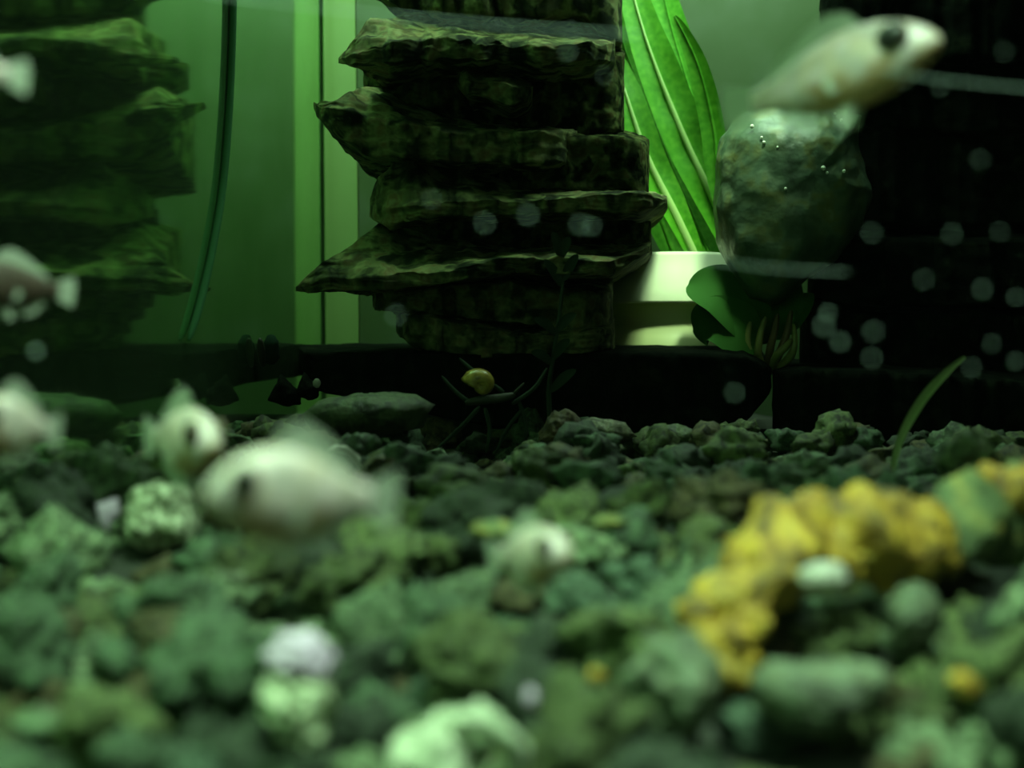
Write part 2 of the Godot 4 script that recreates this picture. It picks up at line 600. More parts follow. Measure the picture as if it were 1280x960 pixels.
	M.chalk = mat(Color.WHITE, 0.7, tex(43, 0.014, [[0.0, lin(0.10, 0.14, 0.08)], [0.30, lin(0.25, 0.32, 0.18)], [0.42, lin(0.46, 0.50, 0.36)], [1.0, lin(0.56, 0.58, 0.44)]]), 70.0, grain, 0.04)
	M.flake = mat(lin(0.42, 0.40, 0.34), 0.5)
	M.pale_yellow = mat(lin(0.50, 0.52, 0.22), 0.5)
	M.grey_moss = mat(lin(0.13, 0.16, 0.09), 0.8, peb, 70.0, grain, 0.04)
	M.brown_stone = mat(lin(0.10, 0.06, 0.025), 0.7, peb, 90.0, grain, 0.03)
	M.pink_stone = mat(lin(0.24, 0.22, 0.18), 0.7, peb, 90.0, grain, 0.03)
	M.olive_stone = mat(lin(0.10, 0.13, 0.05), 0.7, peb, 90.0, grain, 0.03)
	M.pale_stone = mat(lin(0.075, 0.10, 0.05), 0.7, peb, 60.0, grain, 0.03)
	M.grey_stone = mat(lin(0.17, 0.195, 0.155), 0.7, peb, 60.0, grain, 0.04)
	M.snail_shell = mat(Color.WHITE, 0.35, tex(47, 0.02, [[0.0, lin(0.10, 0.06, 0.01)], [0.5, lin(0.30, 0.22, 0.03)], [1.0, lin(0.5, 0.40, 0.08)]]), 90.0)
	M.snail_foot = mat(lin(0.022, 0.026, 0.012), 0.6)
	# fish
	M.fish = mat(Color.WHITE, 0.4)
	M.fish.vertex_color_use_as_albedo = true
	M.fish.backlight = Color(0.9, 1.0, 0.8)
	M.fish_shaded = mat(Color(0.34, 0.29, 0.25), 0.6)  # darker copy of the fish skin; shade put into the body colour
	M.fish_shaded.vertex_color_use_as_albedo = true
	M.iris = mat(lin(0.07, 0.05, 0.02), 0.4)
	M.pupil = mat(lin(0.01, 0.01, 0.008), 0.4)
	M.fin = mat(Color(0.72, 0.74, 0.68, 0.5), 0.4)
	M.fin.transparency = BaseMaterial3D.TRANSPARENCY_ALPHA
	M.bubble = mat(lin(0.85, 0.9, 0.75), 0.15)  # white colour stands in for the glint of the bubbles
	M.mote = mat(lin(0.27, 0.33, 0.31), 0.6)

const TINTS := [[0.133, 0.189, 0.122], [0.081, 0.135, 0.083], [0.143, 0.183, 0.073], [0.087, 0.112, 0.038], [0.112, 0.181, 0.142], [0.105, 0.084, 0.038], [0.248, 0.326, 0.226], [0.034, 0.053, 0.031]]
const TINT_WORDS := ["grey-green", "dull green", "olive-grey", "dark olive", "bluish grey", "brown", "pale grey", "blackish"]

func wall(called: String, c: Vector3, s: Vector3, m: Material, label: String, category: String) -> MeshInstance3D:
	var o := put(box(c, s), called, m)
	o.position = c
	tag(o, label, category, "", "structure")
	return o

func structure() -> void:
	wall("wall_left", Vector3(WALL_X - 0.004, 0.11, -0.205), Vector3(0.008, 0.30, 0.43), M.left_glass, "green algae-filmed glass side of the tank mirroring the slate stack", "wall")
	wall("wall_back", Vector3(0.15, 0.11, BACK_Z - 0.004), Vector3(0.44, 0.30, 0.008), M.back_glass, "green algae-filmed glass at the back of the tank", "wall")
	wall("wall_right", Vector3(0.364, 0.11, -0.21), Vector3(0.008, 0.30, 0.436), M.dark_plastic, "dark glass side of the tank past the right-hand rocks", "wall")
	wall("wall_front", Vector3(0.15, 0.11, -0.012), Vector3(0.44, 0.30, 0.006), M.clear, "clear front glass of the tank", "wall")
	wall("floor", Vector3(0.15, -0.024, -0.215), Vector3(0.44, 0.008, 0.43), M.soil, "dark bottom of the tank under the gravel", "floor")
	wall("ceiling", Vector3(0.15, 0.235, -0.215), Vector3(0.44, 0.008, 0.43), M.dark_plastic, "dark plastic lid over the tank", "lid")
	# silicone bead filling the corner of left and back glass
	var v := PackedVector3Array()
	var rows := 13
	var prof := [Vector2(0, 0), Vector2(0.0102, 0), Vector2(0.0096, 0.0012), Vector2(0.0070, 0.0022), Vector2(0.0042, 0.0040), Vector2(0.0022, 0.0062), Vector2(0.0010, 0.0088), Vector2(0, 0.0092)]
	for r in rows:
		var y := lerpf(-0.018, 0.228, float(r) / (rows - 1))
		for p in prof:
			var k := 1.0 + 0.05 * n3(Vector3(p.x, y, p.y), 900.0, 2.0)
			v.append(Vector3(WALL_X + p.x * k + 0.0004, y, BACK_Z + p.y * k))
	var idx := skin(v, rows, prof.size(), true, true)
	tag(put(commit(v, idx), "trim_1", M.silicone), "pale green silicone bead down the back corner of the tank", "seam", "", "structure")

func lamp(p: Vector3) -> void:
	var o := base("aquarium_lamp", p)
	tag(o, "broad light panel under the tank lid above the rocks", "lamp")
	var h := put(box(Vector3.ZERO, Vector3(0.26, 0.016, 0.136)), "housing", M.dark_plastic, o)
	h.position = Vector3(0, 0.006, 0)
	var g := StandardMaterial3D.new()
	g.albedo_color = Color(0.9, 0.95, 0.9)
	g.emission_enabled = true
	g.emission = Color(0.80, 1.0, 0.83)
	g.emission_energy_multiplier = 0.6
	var e := put(box(Vector3.ZERO, Vector3(0.24, 0.004, 0.116)), "light_panel", g, o)
	e.position = Vector3(0, -0.004, 0)
	for s in [-1.0, 1.0]:
		var b := put(box(Vector3.ZERO, Vector3(0.012, 0.014, 0.02)), "bracket", M.dark_plastic, o)
		b.position = Vector3(s * 0.12, 0.020, 0)

func added_front_lamp(p: Vector3) -> void:
	var o := base("added_clip_lamp", p)
	tag(o, "added clip-on lamp, out of view, brightening the foreground and the fry", "lamp")
	o.rotation.x = -0.22
	var h := put(box(Vector3.ZERO, Vector3(0.18, 0.008, 0.036)), "housing", M.dark_plastic, o)
	h.position = Vector3(0, 0.003, -0.003)
	var g := StandardMaterial3D.new()
	g.albedo_color = Color(0.9, 0.95, 0.9)
	g.emission_enabled = true
	g.emission = Color(0.80, 1.0, 0.83)
	g.emission_energy_multiplier = 0.6
	var e := put(box(Vector3.ZERO, Vector3(0.07, 0.003, 0.004)), "light_panel", g, o)
	e.position = Vector3(0, -0.003, 0)
	var vi := put(box(Vector3.ZERO, Vector3(0.18, 0.0326, 0.0015)), "added_visor", M.dark_plastic, o)  # added plate that cuts the lamp light off the far gravel and stack
	vi.position = Vector3(0, -0.0103, -0.0207)
	var a := put(box(Vector3.ZERO, Vector3(0.02, 0.004, 0.05)), "clip", M.dark_plastic, o)
	a.position = Vector3(0, 0.008, 0.016)

func added_spot(p: Vector3, to: Vector3) -> void:
	var o := base("added_spot_lamp", p)
	tag(o, "added small spot lamp, out of view, brightening the potted plant", "lamp")
	o.look_at(to)
	var c := CylinderMesh.new()
	c.top_radius = 0.007
	c.bottom_radius = 0.009
	c.height = 0.012
	var h := put(c, "housing", M.dark_plastic, o)
	h.rotation.x = -PI / 2.0
	var g := StandardMaterial3D.new()
	g.albedo_color = Color(0.9, 0.95, 0.9)
	g.emission_enabled = true
	g.emission = Color(0.84, 1.0, 0.80)
	g.emission_energy_multiplier = 0.6
	var l := CylinderMesh.new()
	l.top_radius = 0.006
	l.bottom_radius = 0.006
	l.height = 0.002
	var e := put(l, "lens", g, o)
	e.rotation.x = -PI / 2.0
	e.position = Vector3(0, 0, -0.0062)
	var st := CylinderMesh.new()
	st.top_radius = 0.0025
	st.bottom_radius = 0.0025
	st.height = 0.030
	var q := put(st, "stem", M.dark_plastic, o)
	q.global_transform = Transform3D(Basis.IDENTITY, p + Vector3(0, 0.020, 0))

# ---------------------------------------------------------------- slate
func slates() -> void:
	var g := "slate slabs of the tall stack"
	var list := [
		[[[462, -110, -80, -2], [500, -130, -90, 7], [560, -150, -100, 17], [640, -170, -110, 22], [720, -170, -110, 20], [777, -160, -100, 50]], 0.305, 0.37, "slate", "topmost dark slate slab cut off by the upper edge of the picture"],
		[[[423, 72, 74, 76], [436, 56, 68, 80], [450, 38, 64, 80], [460, 24, 60, 80], [500, 20, 52, 78], [560, 18, 48, 74], [640, 22, 56, 76], [700, 36, 56, 76], [768, 46, 56, 76]], 0.284, 0.37, "slate", "slate slab with a lit sharp tip, upper left of the stack"],
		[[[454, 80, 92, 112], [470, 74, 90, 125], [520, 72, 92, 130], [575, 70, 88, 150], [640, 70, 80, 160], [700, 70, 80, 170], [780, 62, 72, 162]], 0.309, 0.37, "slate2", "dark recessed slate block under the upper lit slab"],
		[[[392, 131, 133, 136], [404, 125, 133, 152], [416, 124, 138, 164], [440, 114, 140, 180], [455, 108, 146, 192], [490, 110, 150, 197], [560, 138, 162, 202], [640, 150, 165, 205], [720, 156, 166, 205]], 0.286, 0.37, "slate", "wedge of slate with a dark beak-like point halfway up the stack"],
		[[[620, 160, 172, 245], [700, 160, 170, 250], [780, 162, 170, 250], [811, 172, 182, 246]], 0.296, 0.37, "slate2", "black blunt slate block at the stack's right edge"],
		[[[463, 246, 254, 268], [470, 224, 258, 276], [490, 206, 258, 284], [520, 198, 256, 274], [580, 194, 248, 268], [640, 206, 252, 268], [720, 230, 246, 266], [800, 236, 242, 266], [833, 246, 248, 252]], 0.282, 0.37, "slate", "olive blotched slate slab with a rounded left end, mid stack"],
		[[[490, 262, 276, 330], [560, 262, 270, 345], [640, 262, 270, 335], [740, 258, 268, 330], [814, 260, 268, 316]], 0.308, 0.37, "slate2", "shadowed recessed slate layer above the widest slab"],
		[[[370, 360, 361, 364], [384, 344, 355, 365], [400, 330, 350, 364], [430, 312, 345, 363], [470, 282, 344, 362], [500, 274, 342, 360], [560, 284, 336, 352], [640, 306, 322, 340], [700, 300, 320, 342], [765, 302, 326, 343], [813, 300, 308, 314]], 0.274, 0.37, "slate", "widest slate slab with a long pale sloping tip at its left"],
		[[[465, 350, 362, 386], [500, 346, 362, 392], [560, 342, 358, 396], [640, 338, 352, 404], [700, 340, 366, 414], [766, 340, 366, 420]], 0.293, 0.37, "slate", "ridged slate layer just under the widest slab"],
		[[[496, 388, 394, 416], [520, 384, 396, 436], [580, 384, 404, 446], [640, 388, 420, 448], [700, 392, 416, 444], [768, 398, 410, 436]], 0.288, 0.37, "slate", "low slanting slate slab resting on the base slab"],
	]
	for a in list:
		var o := put(slab(a[0], a[1], a[2], names.get("slate_rock", 0) * 7.3 + 3.0), "slate_rock", M[a[3]])
		tag(o, a[4], "rock", g)
	# bulging shard on the recessed block, with a pale lit shoulder
	var sh := put(slab([[572, 92, 100, 108], [584, 84, 98, 116], [610, 80, 100, 122], [640, 92, 108, 132], [665, 104, 112, 126]], 0.288, 0.33, 91.0), "slate_shard", M.slate)
	tag(sh, "pale shouldered slate shard jutting from the dark recessed block", "rock", g)
	# base slab, on which the stack and the pot stand
	var b := put(slab([[374, 435, 438, 452], [384, 434, 440, 484], [410, 434, 441, 492], [520, 434, 442, 515], [640, 434, 443, 540], [740, 430, 441, 545], [860, 430, 441, 545], [930, 431, 444, 530], [948, 440, 452, 510], [964, 456, 462, 490]], 0.287, 0.405, 55.0, 0.0007, 8.0, true), "slate_rock", M.dark_slate)
	tag(b, "long black base slab carrying the stack and the white pot", "rock", g)
	# the dark stack on the right
	var g2 := "black slabs of the right-hand stack"
	var list2 := [
		[[[1026, -90, -60, 62], [1040, -100, -60, 70], [1200, -100, -60, 74], [1420, -100, -60, 70]], 0.322, 0.39, "black slab at the top of the right-hand stack"],
		[[[1040, 66, 74, 150], [1060, 62, 72, 156], [1200, 60, 76, 168], [1420, 60, 76, 160]], 0.328, 0.39, "second black slab of the right-hand stack, behind the fish's chin"],
		[[[1056, 150, 160, 280], [1090, 150, 164, 284], [1220, 152, 170, 286], [1420, 150, 170, 280]], 0.332, 0.39, "thick black slab beside the mossy boulder"],
		[[[1010, 300, 312, 372], [1040, 282, 300, 380], [1200, 280, 300, 384], [1420, 280, 300, 380]], 0.326, 0.39, "black slab below the mossy boulder"],
		[[[1000, 378, 390, 462], [1030, 376, 388, 466], [1200, 378, 394, 470], [1420, 376, 390, 470]], 0.332, 0.39, "lower black slab behind the brown leaf stalks"],
		[[[966, 458, 464, 560], [985, 454, 462, 600], [1100, 454, 464, 610], [1250, 462, 476, 612], [1420, 464, 480, 612]], 0.292, 0.39, "black base slab of the right-hand stack on the gravel"],
	]
	for a in list2:
		var o := put(slab(a[0], a[1], a[2], names.get("slate_rock", 0) * 7.3 + 3.0, 0.0009, 10.0, true), "slate_rock", M.dark_slate)
		tag(o, a[3], "rock", g2)
	# added unseen slabs above the picture, placed to shade stacks and far gravel
	for a in [[[[580, -358, -490, -452], [615, -364, -522, -435], [700, -366, -524, -436], [800, -360, -510, -440]], 0.235, 0.350, "added unseen slab over the slate stack, blocking lamp light"], [[[1120, -358, -490, -452], [1160, -364, -522, -435], [1350, -366, -524, -436], [1600, -360, -510, -440]], 0.235, 0.350, "added unseen slab over the right-hand stack, blocking lamp light"]]:
		var o := put(slab(a[0], a[1], a[2], 200.0 + a[0][0][0], 0.0010, 8.0, true), "slate_rock", M.dark_slate)
		tag(o, a[3], "rock")
	# mossy boulder leaning in the gap
	var mo := base("mossy_boulder")
	tag(mo, "round green mossy boulder leaning between leaves and black stack", "rock")
	var outl := [Vector2(893, 205), Vector2(900, 172), Vector2(918, 150), Vector2(950, 138), Vector2(1000, 130), Vector2(1040, 136), Vector2(1074, 150), Vector2(1066, 162), Vector2(1064, 190), Vector2(1074, 220), Vector2(1087, 252), Vector2(1072, 290), Vector2(1044, 326), Vector2(1006, 352), Vector2(968, 385), Vector2(935, 375), Vector2(905, 320), Vector2(893, 262)]
	put(boulder(outl, 0.325, 0.020, 0.05, 4.0, 96, 60, 0.75), "body", M.moss, mo)
	var mv: PackedVector3Array = (mo.get_child(0) as MeshInstance3D).mesh.surface_get_arrays(0)[Mesh.ARRAY_VERTEX]
	for c in [[940, 158, 2.8], [952, 172, 1.8], [955, 178, 2.2], [1021, 130, 2.6], [1025, 136, 2.2], [1044, 142, 1.8], [1052, 150, 2.0], [1029, 210, 3.2], [1034, 216, 1.8], [1055, 214, 2.2], [982, 236, 2.0], [972, 184, 1.6]]:
		var dd := 0.32
		for u in mv:
			var q := cam.transform.affine_inverse() * u
			if Vector2(640.0 + q.x / -q.z * F - c[0], 480.0 - q.y / -q.z * F - c[1]).length() < 7.0: dd = minf(dd, -q.z)
		var sm := SphereMesh.new()
		sm.radius = c[2] * dd / F
		sm.height = sm.radius * 2.0
		sm.radial_segments = 12
		sm.rings = 6
		var o := put(sm, "air_bubble", M.bubble)
		o.position = at(c[0], c[1], dd)
		var place := "upper left side" if c[0] < 975 else ("top ledge" if c[1] < 160 else ("right shoulder" if c[0] > 1000 else "middle"))
		tag(o, "%s air bubble painted with a white glint on the mossy boulder's %s" % ["tiny" if c[2] < 2.1 else ("small" if c[2] < 2.7 else "larger"), place], "bubble", "air bubbles on the mossy boulder")
	# small black chips at the foot of the base slab
	for c in [[355, 488, 20, "black slate chip leaning by the base slab's left end"], [384, 480, 14, "smaller black slate chip against the base slab's left end"]]:
		var o := put(boulder([Vector2(c[0] - c[2], c[1] + 12), Vector2(c[0] - 4, c[1] - c[2]), Vector2(c[0] + c[2], c[1] + 2), Vector2(c[0] + c[2], c[1] + 18), Vector2(c[0], c[1] + 20)], 0.30, 0.004, 0.15, float(c[0])), "slate_chip", M.dark_slate)
		tag(o, c[3], "rock")

# ---------------------------------------------------------------- plants
func pxs(list: Array) -> Array:
	var out := []
	for p in list: out.append(at(p[0], p[1], p[2]))
	return out

func plants() -> void:
	# white pot: wide collar over a narrower body
	var foot := at(842, 432, 0.356)
	var yt := at(842, 313, 0.334).y
	var yc := at(842, 379, 0.334).y
	var pot := base("plant_pot", foot)
	tag(pot, "cream white plant pot with a wide collar on the base slab", "pot")
	var lathe := func(prof: Array, m: Material, called: String):
		var v := PackedVector3Array()
		var s := 48
		for p in prof:
			for k in s:
				var w := TAU * k / s
				v.append(Vector3(cos(w) * p.x, p.y, sin(w) * p.x))
		var idx := skin(v, prof.size(), s, true, false)
		put(commit(v, idx), called, m, pot)
	var t := yt - foot.y
	var c := yc - foot.y
	var r := 0.0215
	lathe.call([Vector2(r - 0.0016, c + 0.0006), Vector2(0.0135, t - 0.0012), Vector2(0.0142, t - 0.0001), Vector2(0.0152, t), Vector2(0.0158, t - 0.0010), Vector2(0.0164, t - 0.0030), Vector2(r - 0.0014, c + 0.0042), Vector2(r, c + 0.0008), Vector2(r - 0.0003, c), Vector2(r - 0.0016, c + 0.0006)], M.pot, "collar")
	lathe.call([Vector2(0.0, 0.0), Vector2(0.0206, 0.0), Vector2(0.0210, 0.0006), Vector2(0.0195, 0.0030), Vector2(0.0180, c * 0.5), Vector2(0.0172, c + 0.0012), Vector2(0.0158, c + 0.0012), Vector2(0.0160, c * 0.5), Vector2(0.0160, c * 0.2), Vector2(0.0, c * 0.2)], M.pot_body, "body")
	lathe.call([Vector2(0.0, c * 0.15), Vector2(0.0133, c * 0.15), Vector2(0.0134, c * 0.28), Vector2(0.008, c * 0.34), Vector2(0.0, c * 0.36)], M.soil, "soil")

	var plant := base("broad_leaved_plant", at(890, 350, 0.362))
	tag(plant, "bright green plant with long broad leaves rising from the white pot", "plant")
	var inv := plant.position
	var blades := [
		[[[905, 352, .360], [872, 285, .366], [826, 175, .372], [782, 65, .376], [750, -50, .38]], 0.0062, 0.3, "leaf"],
		[[[935, 352, .358], [902, 272, .362], [852, 165, .366], [806, 45, .370], [775, -70, .374]], 0.0068, 0.1, "leaf_light"],
		[[[938, 345, .364], [898, 225, .370], [866, 125, .374], [838, 30, .378], [815, -70, .382]], 0.0058, -0.2, "leaf"],
		[[[930, 340, .356], [900, 235, .358], [892, 160, .360], [872, 80, .361], [843, 20, .362]], 0.0036, -0.5, "leaf_light"],
		[[[880, 345, .354], [846, 272, .352], [806, 190, .354], [776, 100, .358], [750, 40, .362]], 0.0052, 0.35, "leaf_light"],
		[[[852, 345, .366], [826, 275, .368], [800, 215, .370], [770, 150, .374]], 0.0058, 0.2, "leaf"],
		[[[918, 345, .370], [880, 230, .376], [840, 120, .380], [812, 20, .384], [800, -60, .388]], 0.0060, 0.0, "leaf"],
	]
	var k := 0
	for b in blades:
		var pts := []
		for p in pxs(b[0]): pts.append(p - inv)
		var lf := put(blade(pts, b[1], b[2], k * 5.0), "leaf", M[b[3]], plant)
		var rp := []
		for q in pts: rp.append(q + Vector3(0, 0, 0.0004))
		put(tube(rp, ([0.0013, 0.0012, 0.0009, 0.0004, 0.0002] if k in [1, 4] else [0.0007, 0.0006, 0.0004, 0.0003, 0.0002]).slice(0, rp.size()), 8), "midrib", M.rib if k in [1, 4] else M[b[3]], lf)
		k += 1

	# plant right of the pot, its leaf colour darkened to look shaded
	var stalked := base("stalked_plant", at(962, 462, 0.325))
	tag(stalked, "drooping leaves painted dark as if shaded, on short brown stalks right of the pot", "plant")
	inv = stalked.position
	var leaves2 := [
		[[[952, 430, .326], [930, 395, .324], [900, 366, .324], [860, 356, .328]], 0.0085, 0.4],
		[[[956, 430, .328], [948, 390, .330], [938, 350, .334], [920, 340, .338]], 0.0080, 0.0],
		[[[950, 438, .322], [925, 420, .320], [896, 404, .322], [866, 410, .326]], 0.0080, 0.5],
		[[[970, 425, .326], [972, 390, .328], [965, 355, .330], [950, 350, .334]], 0.0070, -0.2],
		[[[980, 420, .326], [992, 392, .326], [1000, 372, .328], [1004, 366, .330]], 0.0042, -0.4],
	]
	for b in leaves2:
		var pts := []
		for p in pxs(b[0]): pts.append(p - inv)
		put(blade(pts, b[1], b[2], k * 5.0), "leaf", M.shaded_leaf, stalked)
		k += 1
	var stalks := [
		[[[958, 466, .324], [940, 448, .322], [934, 425, .321], [938, 402, .321]], "petiole"],
		[[[959, 466, .323], [948, 446, .320], [950, 420, .319], [957, 396, .320]], "petiole"],
		[[[961, 467, .323], [962, 440, .319], [968, 415, .318], [972, 392, .319]], "petiole_brown"],
		[[[962, 466, .322], [975, 440, .319], [984, 415, .318], [989, 388, .319]], "petiole_brown"],
		[[[964, 466, .322], [986, 448, .318], [993, 430, .317], [992, 405, .318]], "petiole"],
		[[[966, 462, .321], [970, 446, .317], [982, 434, .316], [990, 424, .317]], "petiole"],
	]
	for s in stalks:
		var pts := []
		for p in pxs(s[0]): pts.append(p - inv)
		put(tube(pts, [0.0010, 0.0011, 0.0009, 0.0006], 8), "stalk", M[s[1]], stalked)

	# bent blade of grass before the black stack
	var gr := put(blade(pxs([[1112, 604, .20], [1124, 552, .203], [1150, 503, .206], [1182, 466, .21], [1206, 446, .214]]), 0.00075, 0.0, 3.0, false), "grass_blade", M.grass)
	tag(gr, "single bent olive grass blade before the black stack", "plant")

	# thin stemmed sprig before the stack
	var sp := base("leafy_sprig", at(690, 545, 0.272))
	tag(sp, "thin dark green sprig standing before the slate stack", "plant")
	inv = sp.position
	var stem := []
	for p in pxs([[690, 548, .272], [686, 490, .273], [694, 430, .273], [703, 360, .273], [700, 318, .273]]): stem.append(p - inv)
	put(tube(stem, [0.0006, 0.00055, 0.00045, 0.0004, 0.0002], 6), "stem", M.sprig, sp)
	for l in [[703, 360, 680, 325], [703, 352, 722, 318], [700, 322, 690, 290], [700, 325, 712, 296], [696, 420, 668, 398], [695, 415, 720, 392], [690, 455, 664, 440], [690, 450, 712, 424], [688, 490, 720, 462]]:
		var a := at(l[0], l[1], .273) - inv
		var b := at(l[2], l[3], .270) - inv
		put(blade([a, a.lerp(b, 0.5) + Vector3(0, 0.0006, 0.0004), b], 0.0011, 0.2, l[2] * 1.0, true, 5, 5), "leaf", M.sprig, sp)

	# wiry clump in the dark hollow, with the snail above it
	var cl := base("wiry_moss_clump", at(612, 560, 0.268))
	tag(cl, "clump of thin dark green stalks in the hollow under the stack", "plant")
	inv = cl.position
	for s in [[[600, 508], [575, 535], [545, 562]], [[606, 510], [612, 538], [608, 566]], [[655, 510], [635, 535], [620, 566]], [[648, 500], [658, 540], [642, 572]], [[640, 505], [668, 485], [684, 460]], [[590, 505], [570, 490], [552, 470]], [[630, 490], [600, 470], [574, 448]]]:
		var pts := []
		for p in s: pts.append(at(p[0], p[1], 0.268) - inv)
		put(tube(pts, [0.0005, 0.00045, 0.0003], 6), "stalk", M.sprig, cl)

# ---------------------------------------------------------------- gravel
func ground(x: float, z: float) -> float:
	var y := -0.002 + 0.0028 * noise.get_noise_2d(x * 2600.0, z * 2600.0)
	# low mound at the right under the ochre rock
	y += 0.0075 * exp(-(pow((x - 0.050) / 0.030, 2.0) + pow((z + 0.120) / 0.028, 2.0)))
	# small rise by the left glass under the mottled stone
	y += 0.0060 * exp(-(pow((x + 0.040) / 0.016, 2.0) + pow((z + 0.140) / 0.014, 2.0)))
	y += 0.0040 * exp(-(pow((x + 0.010) / 0.05, 2.0) + pow((z + 0.17) / 0.05, 2.0)))
	return y

const LANDMARKS := [[375, 615, "largest fry"], [375, 855, "upright shell chunk"], [565, 930, "chalky chunk"], [680, 695, "round-looking fry"], [200, 635, "mottled stone"], [905, 790, "ochre rock's lower end"], [1070, 670, "ochre rock's middle"], [1025, 870, "flat pale stone"], [1205, 855, "tiny yellow pebble"], [840, 855, "big lumpy stone"], [852, 582, "curved shell flake"], [1115, 600, "bent grass blade"], [760, 540, "pinkish grey stone"], [460, 520, "broad pale green stone"], [48, 688, "white crumb"], [285, 720, "pale crumbly lump"], [30, 530, "left-edge fry"], [1265, 605, "ochre rock's right end"]]

# where a small thing lies, told by the nearest thing one can find in the picture
func beside(px: float, py: float, marks: Array, close: float, far: float) -> String:
	var near := ""
	var best := 1e9
	for l in marks:
		var e := Vector2(px - l[0], py - l[1])
		if e.length() >= best: continue
		best = e.length()
		var dir := "left of" if e.x < 0.0 else "right of"
		if absf(e.y) > 2.0 * absf(e.x): dir = "above" if e.y < 0.0 else "below"
		elif absf(e.x) <= 2.0 * absf(e.y): dir = ("above and " if e.y < 0.0 else "below and ") + dir
		near = ("just " if best < close else ("" if best < far else "well ")) + dir + " the " + l[2]
	return near

func gravel() -> void:
	make_pebbles()
	# sand and grit below the pebbles
	var v := PackedVector3Array()
	var nx := 60
	var nz := 60
	for j in nz:
		for i in nx:
			var x := lerpf(-0.0615, 0.30, float(i) / (nx - 1))
			var z := lerpf(-0.018, -0.419, float(j) / (nz - 1))
			v.append(Vector3(x, ground(x, z) - 0.003, z))
	for j in nz:                                   # underside, to give the bed its body
		for i in nx:
			var p := v[j * nx + i]
			v.append(Vector3(p.x, -0.0195, p.z))
	var idx := PackedInt32Array()
	var top := skin(v, nz, nx, false, false)
	idx.append_array(top)
	for t in range(0, top.size(), 3): idx.append_array([top[t] + nx * nz, top[t + 2] + nx * nz, top[t + 1] + nx * nz])
	var rim := []
	for i in nx: rim.append(i)
	for j in range(1, nz): rim.append(j * nx + nx - 1)
	for i in range(nx - 2, -1, -1): rim.append((nz - 1) * nx + i)
	for j in range(nz - 2, 0, -1): rim.append(j * nx)
	for i in rim.size():
		var a: int = rim[i]
		var b: int = rim[(i + 1) % rim.size()]
		idx.append_array([a, a + nx * nz, b, b, a + nx * nz, b + nx * nz])
	var bed := put(commit(v, idx), "grit_bed", M.soil)
	tag(bed, "dark grit showing in the gaps of the gravel", "grit", "", "stuff")

	var list := []
	for layer in 2:
		var step := 0.0054 if layer == 0 else 0.0088
		var z := -0.045
		while z > -0.300:
			var half := 0.46 * -z + 0.012
			var x := maxf(-half, WALL_X + 0.004)
			while x < half:
				var p := Vector3(x + rng.randfn(0.0, step * 0.28), 0, z + rng.randfn(0.0, step * 0.28))
				var r := rng.randf_range(0.0024, 0.0042) if layer == 0 else rng.randf_range(0.0016, 0.0048)
				if rng.randf() < 0.08: r *= 1.25
				r = minf(r, 64.0 * -p.z / F)
				p.x = maxf(p.x, WALL_X + r * 1.2)
				p.y = ground(p.x, p.z) + (-r * 0.7 if layer == 0 else r * (0.45 + 0.5 * rng.randf()))
				if not crowded(p, r): list.append([r / -z, p, r])
				x += step
			z -= step
	list.sort_custom(func(a, b): return a[0] > b[0])
	var mv := PackedVector3Array()
	var mi := PackedInt32Array()
	var mn := PackedVector3Array()
	var mc := PackedColorArray()
	var shown := 0
	for it in list:
		var p: Vector3 = it[1]
		var r: float = it[2]
		var q := cam.transform.affine_inverse() * p
		var px := 640.0 + q.x / -q.z * F
		var py := 480.0 - q.y / -q.z * F
		var pr := r / -q.z * F
		var inside := px > -pr and px < 1280.0 + pr and py < 960.0 + pr
		var kind := rng.randi() % pebble_shapes.size()
		var shape: ArrayMesh = pebble_shapes[kind]
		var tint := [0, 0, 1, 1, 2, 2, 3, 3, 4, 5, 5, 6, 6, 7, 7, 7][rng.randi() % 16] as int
		if -q.z > 0.155: tint = [1, 3, 3, 5, 5, 7, 7, 0, 2, 1][rng.randi() % 10] as int  # farther pebbles: browner stones, with the far shade also put in their colours
		var bs := Basis.from_euler(Vector3(rng.randf_range(-0.5, 0.5), rng.randf() * TAU, rng.randf_range(-0.5, 0.5))).scaled_local(Vector3(r * rng.randf_range(0.95, 1.35), r * rng.randf_range(0.65, 1.0), r * rng.randf_range(0.9, 1.2)))
		if inside and shown < 285:
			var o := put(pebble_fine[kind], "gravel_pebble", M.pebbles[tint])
			o.transform = Transform3D(bs, p)
			var near := beside(px, py, LANDMARKS, 75.0, 150.0)
			tag(o, "%s %s gravel pebble %s" % ["large" if pr > 48.0 else ("medium" if pr > 33.0 else "small"), TINT_WORDS[tint], near], "pebble", "gravel pebbles of the tank floor")
			shown += 1
		else:
			var arr := shape.surface_get_arrays(0)
			var k := mv.size()
			for u in arr[Mesh.ARRAY_VERTEX]: mv.append(bs * u + p)
			var nb := bs.inverse().transposed()
			for u in arr[Mesh.ARRAY_NORMAL]:
				mn.append((nb * u).normalized())
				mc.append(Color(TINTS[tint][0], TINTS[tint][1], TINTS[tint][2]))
			for u in arr[Mesh.ARRAY_INDEX]: mi.append(k + u)
	var arrays := []
	arrays.resize(Mesh.ARRAY_MAX)
	arrays[Mesh.ARRAY_VERTEX] = mv
	arrays[Mesh.ARRAY_NORMAL] = mn
	arrays[Mesh.ARRAY_COLOR] = mc
	arrays[Mesh.ARRAY_INDEX] = mi
	var am := ArrayMesh.new()
	am.add_surface_from_arrays(Mesh.PRIMITIVE_TRIANGLES, arrays)
	tag(put(am, "gravel", M.gravel), "small distant grey-green gravel covering the tank floor, tinted darker far back as shade", "gravel", "", "stuff")
	print("pebbles ", list.size(), " shown ", shown)

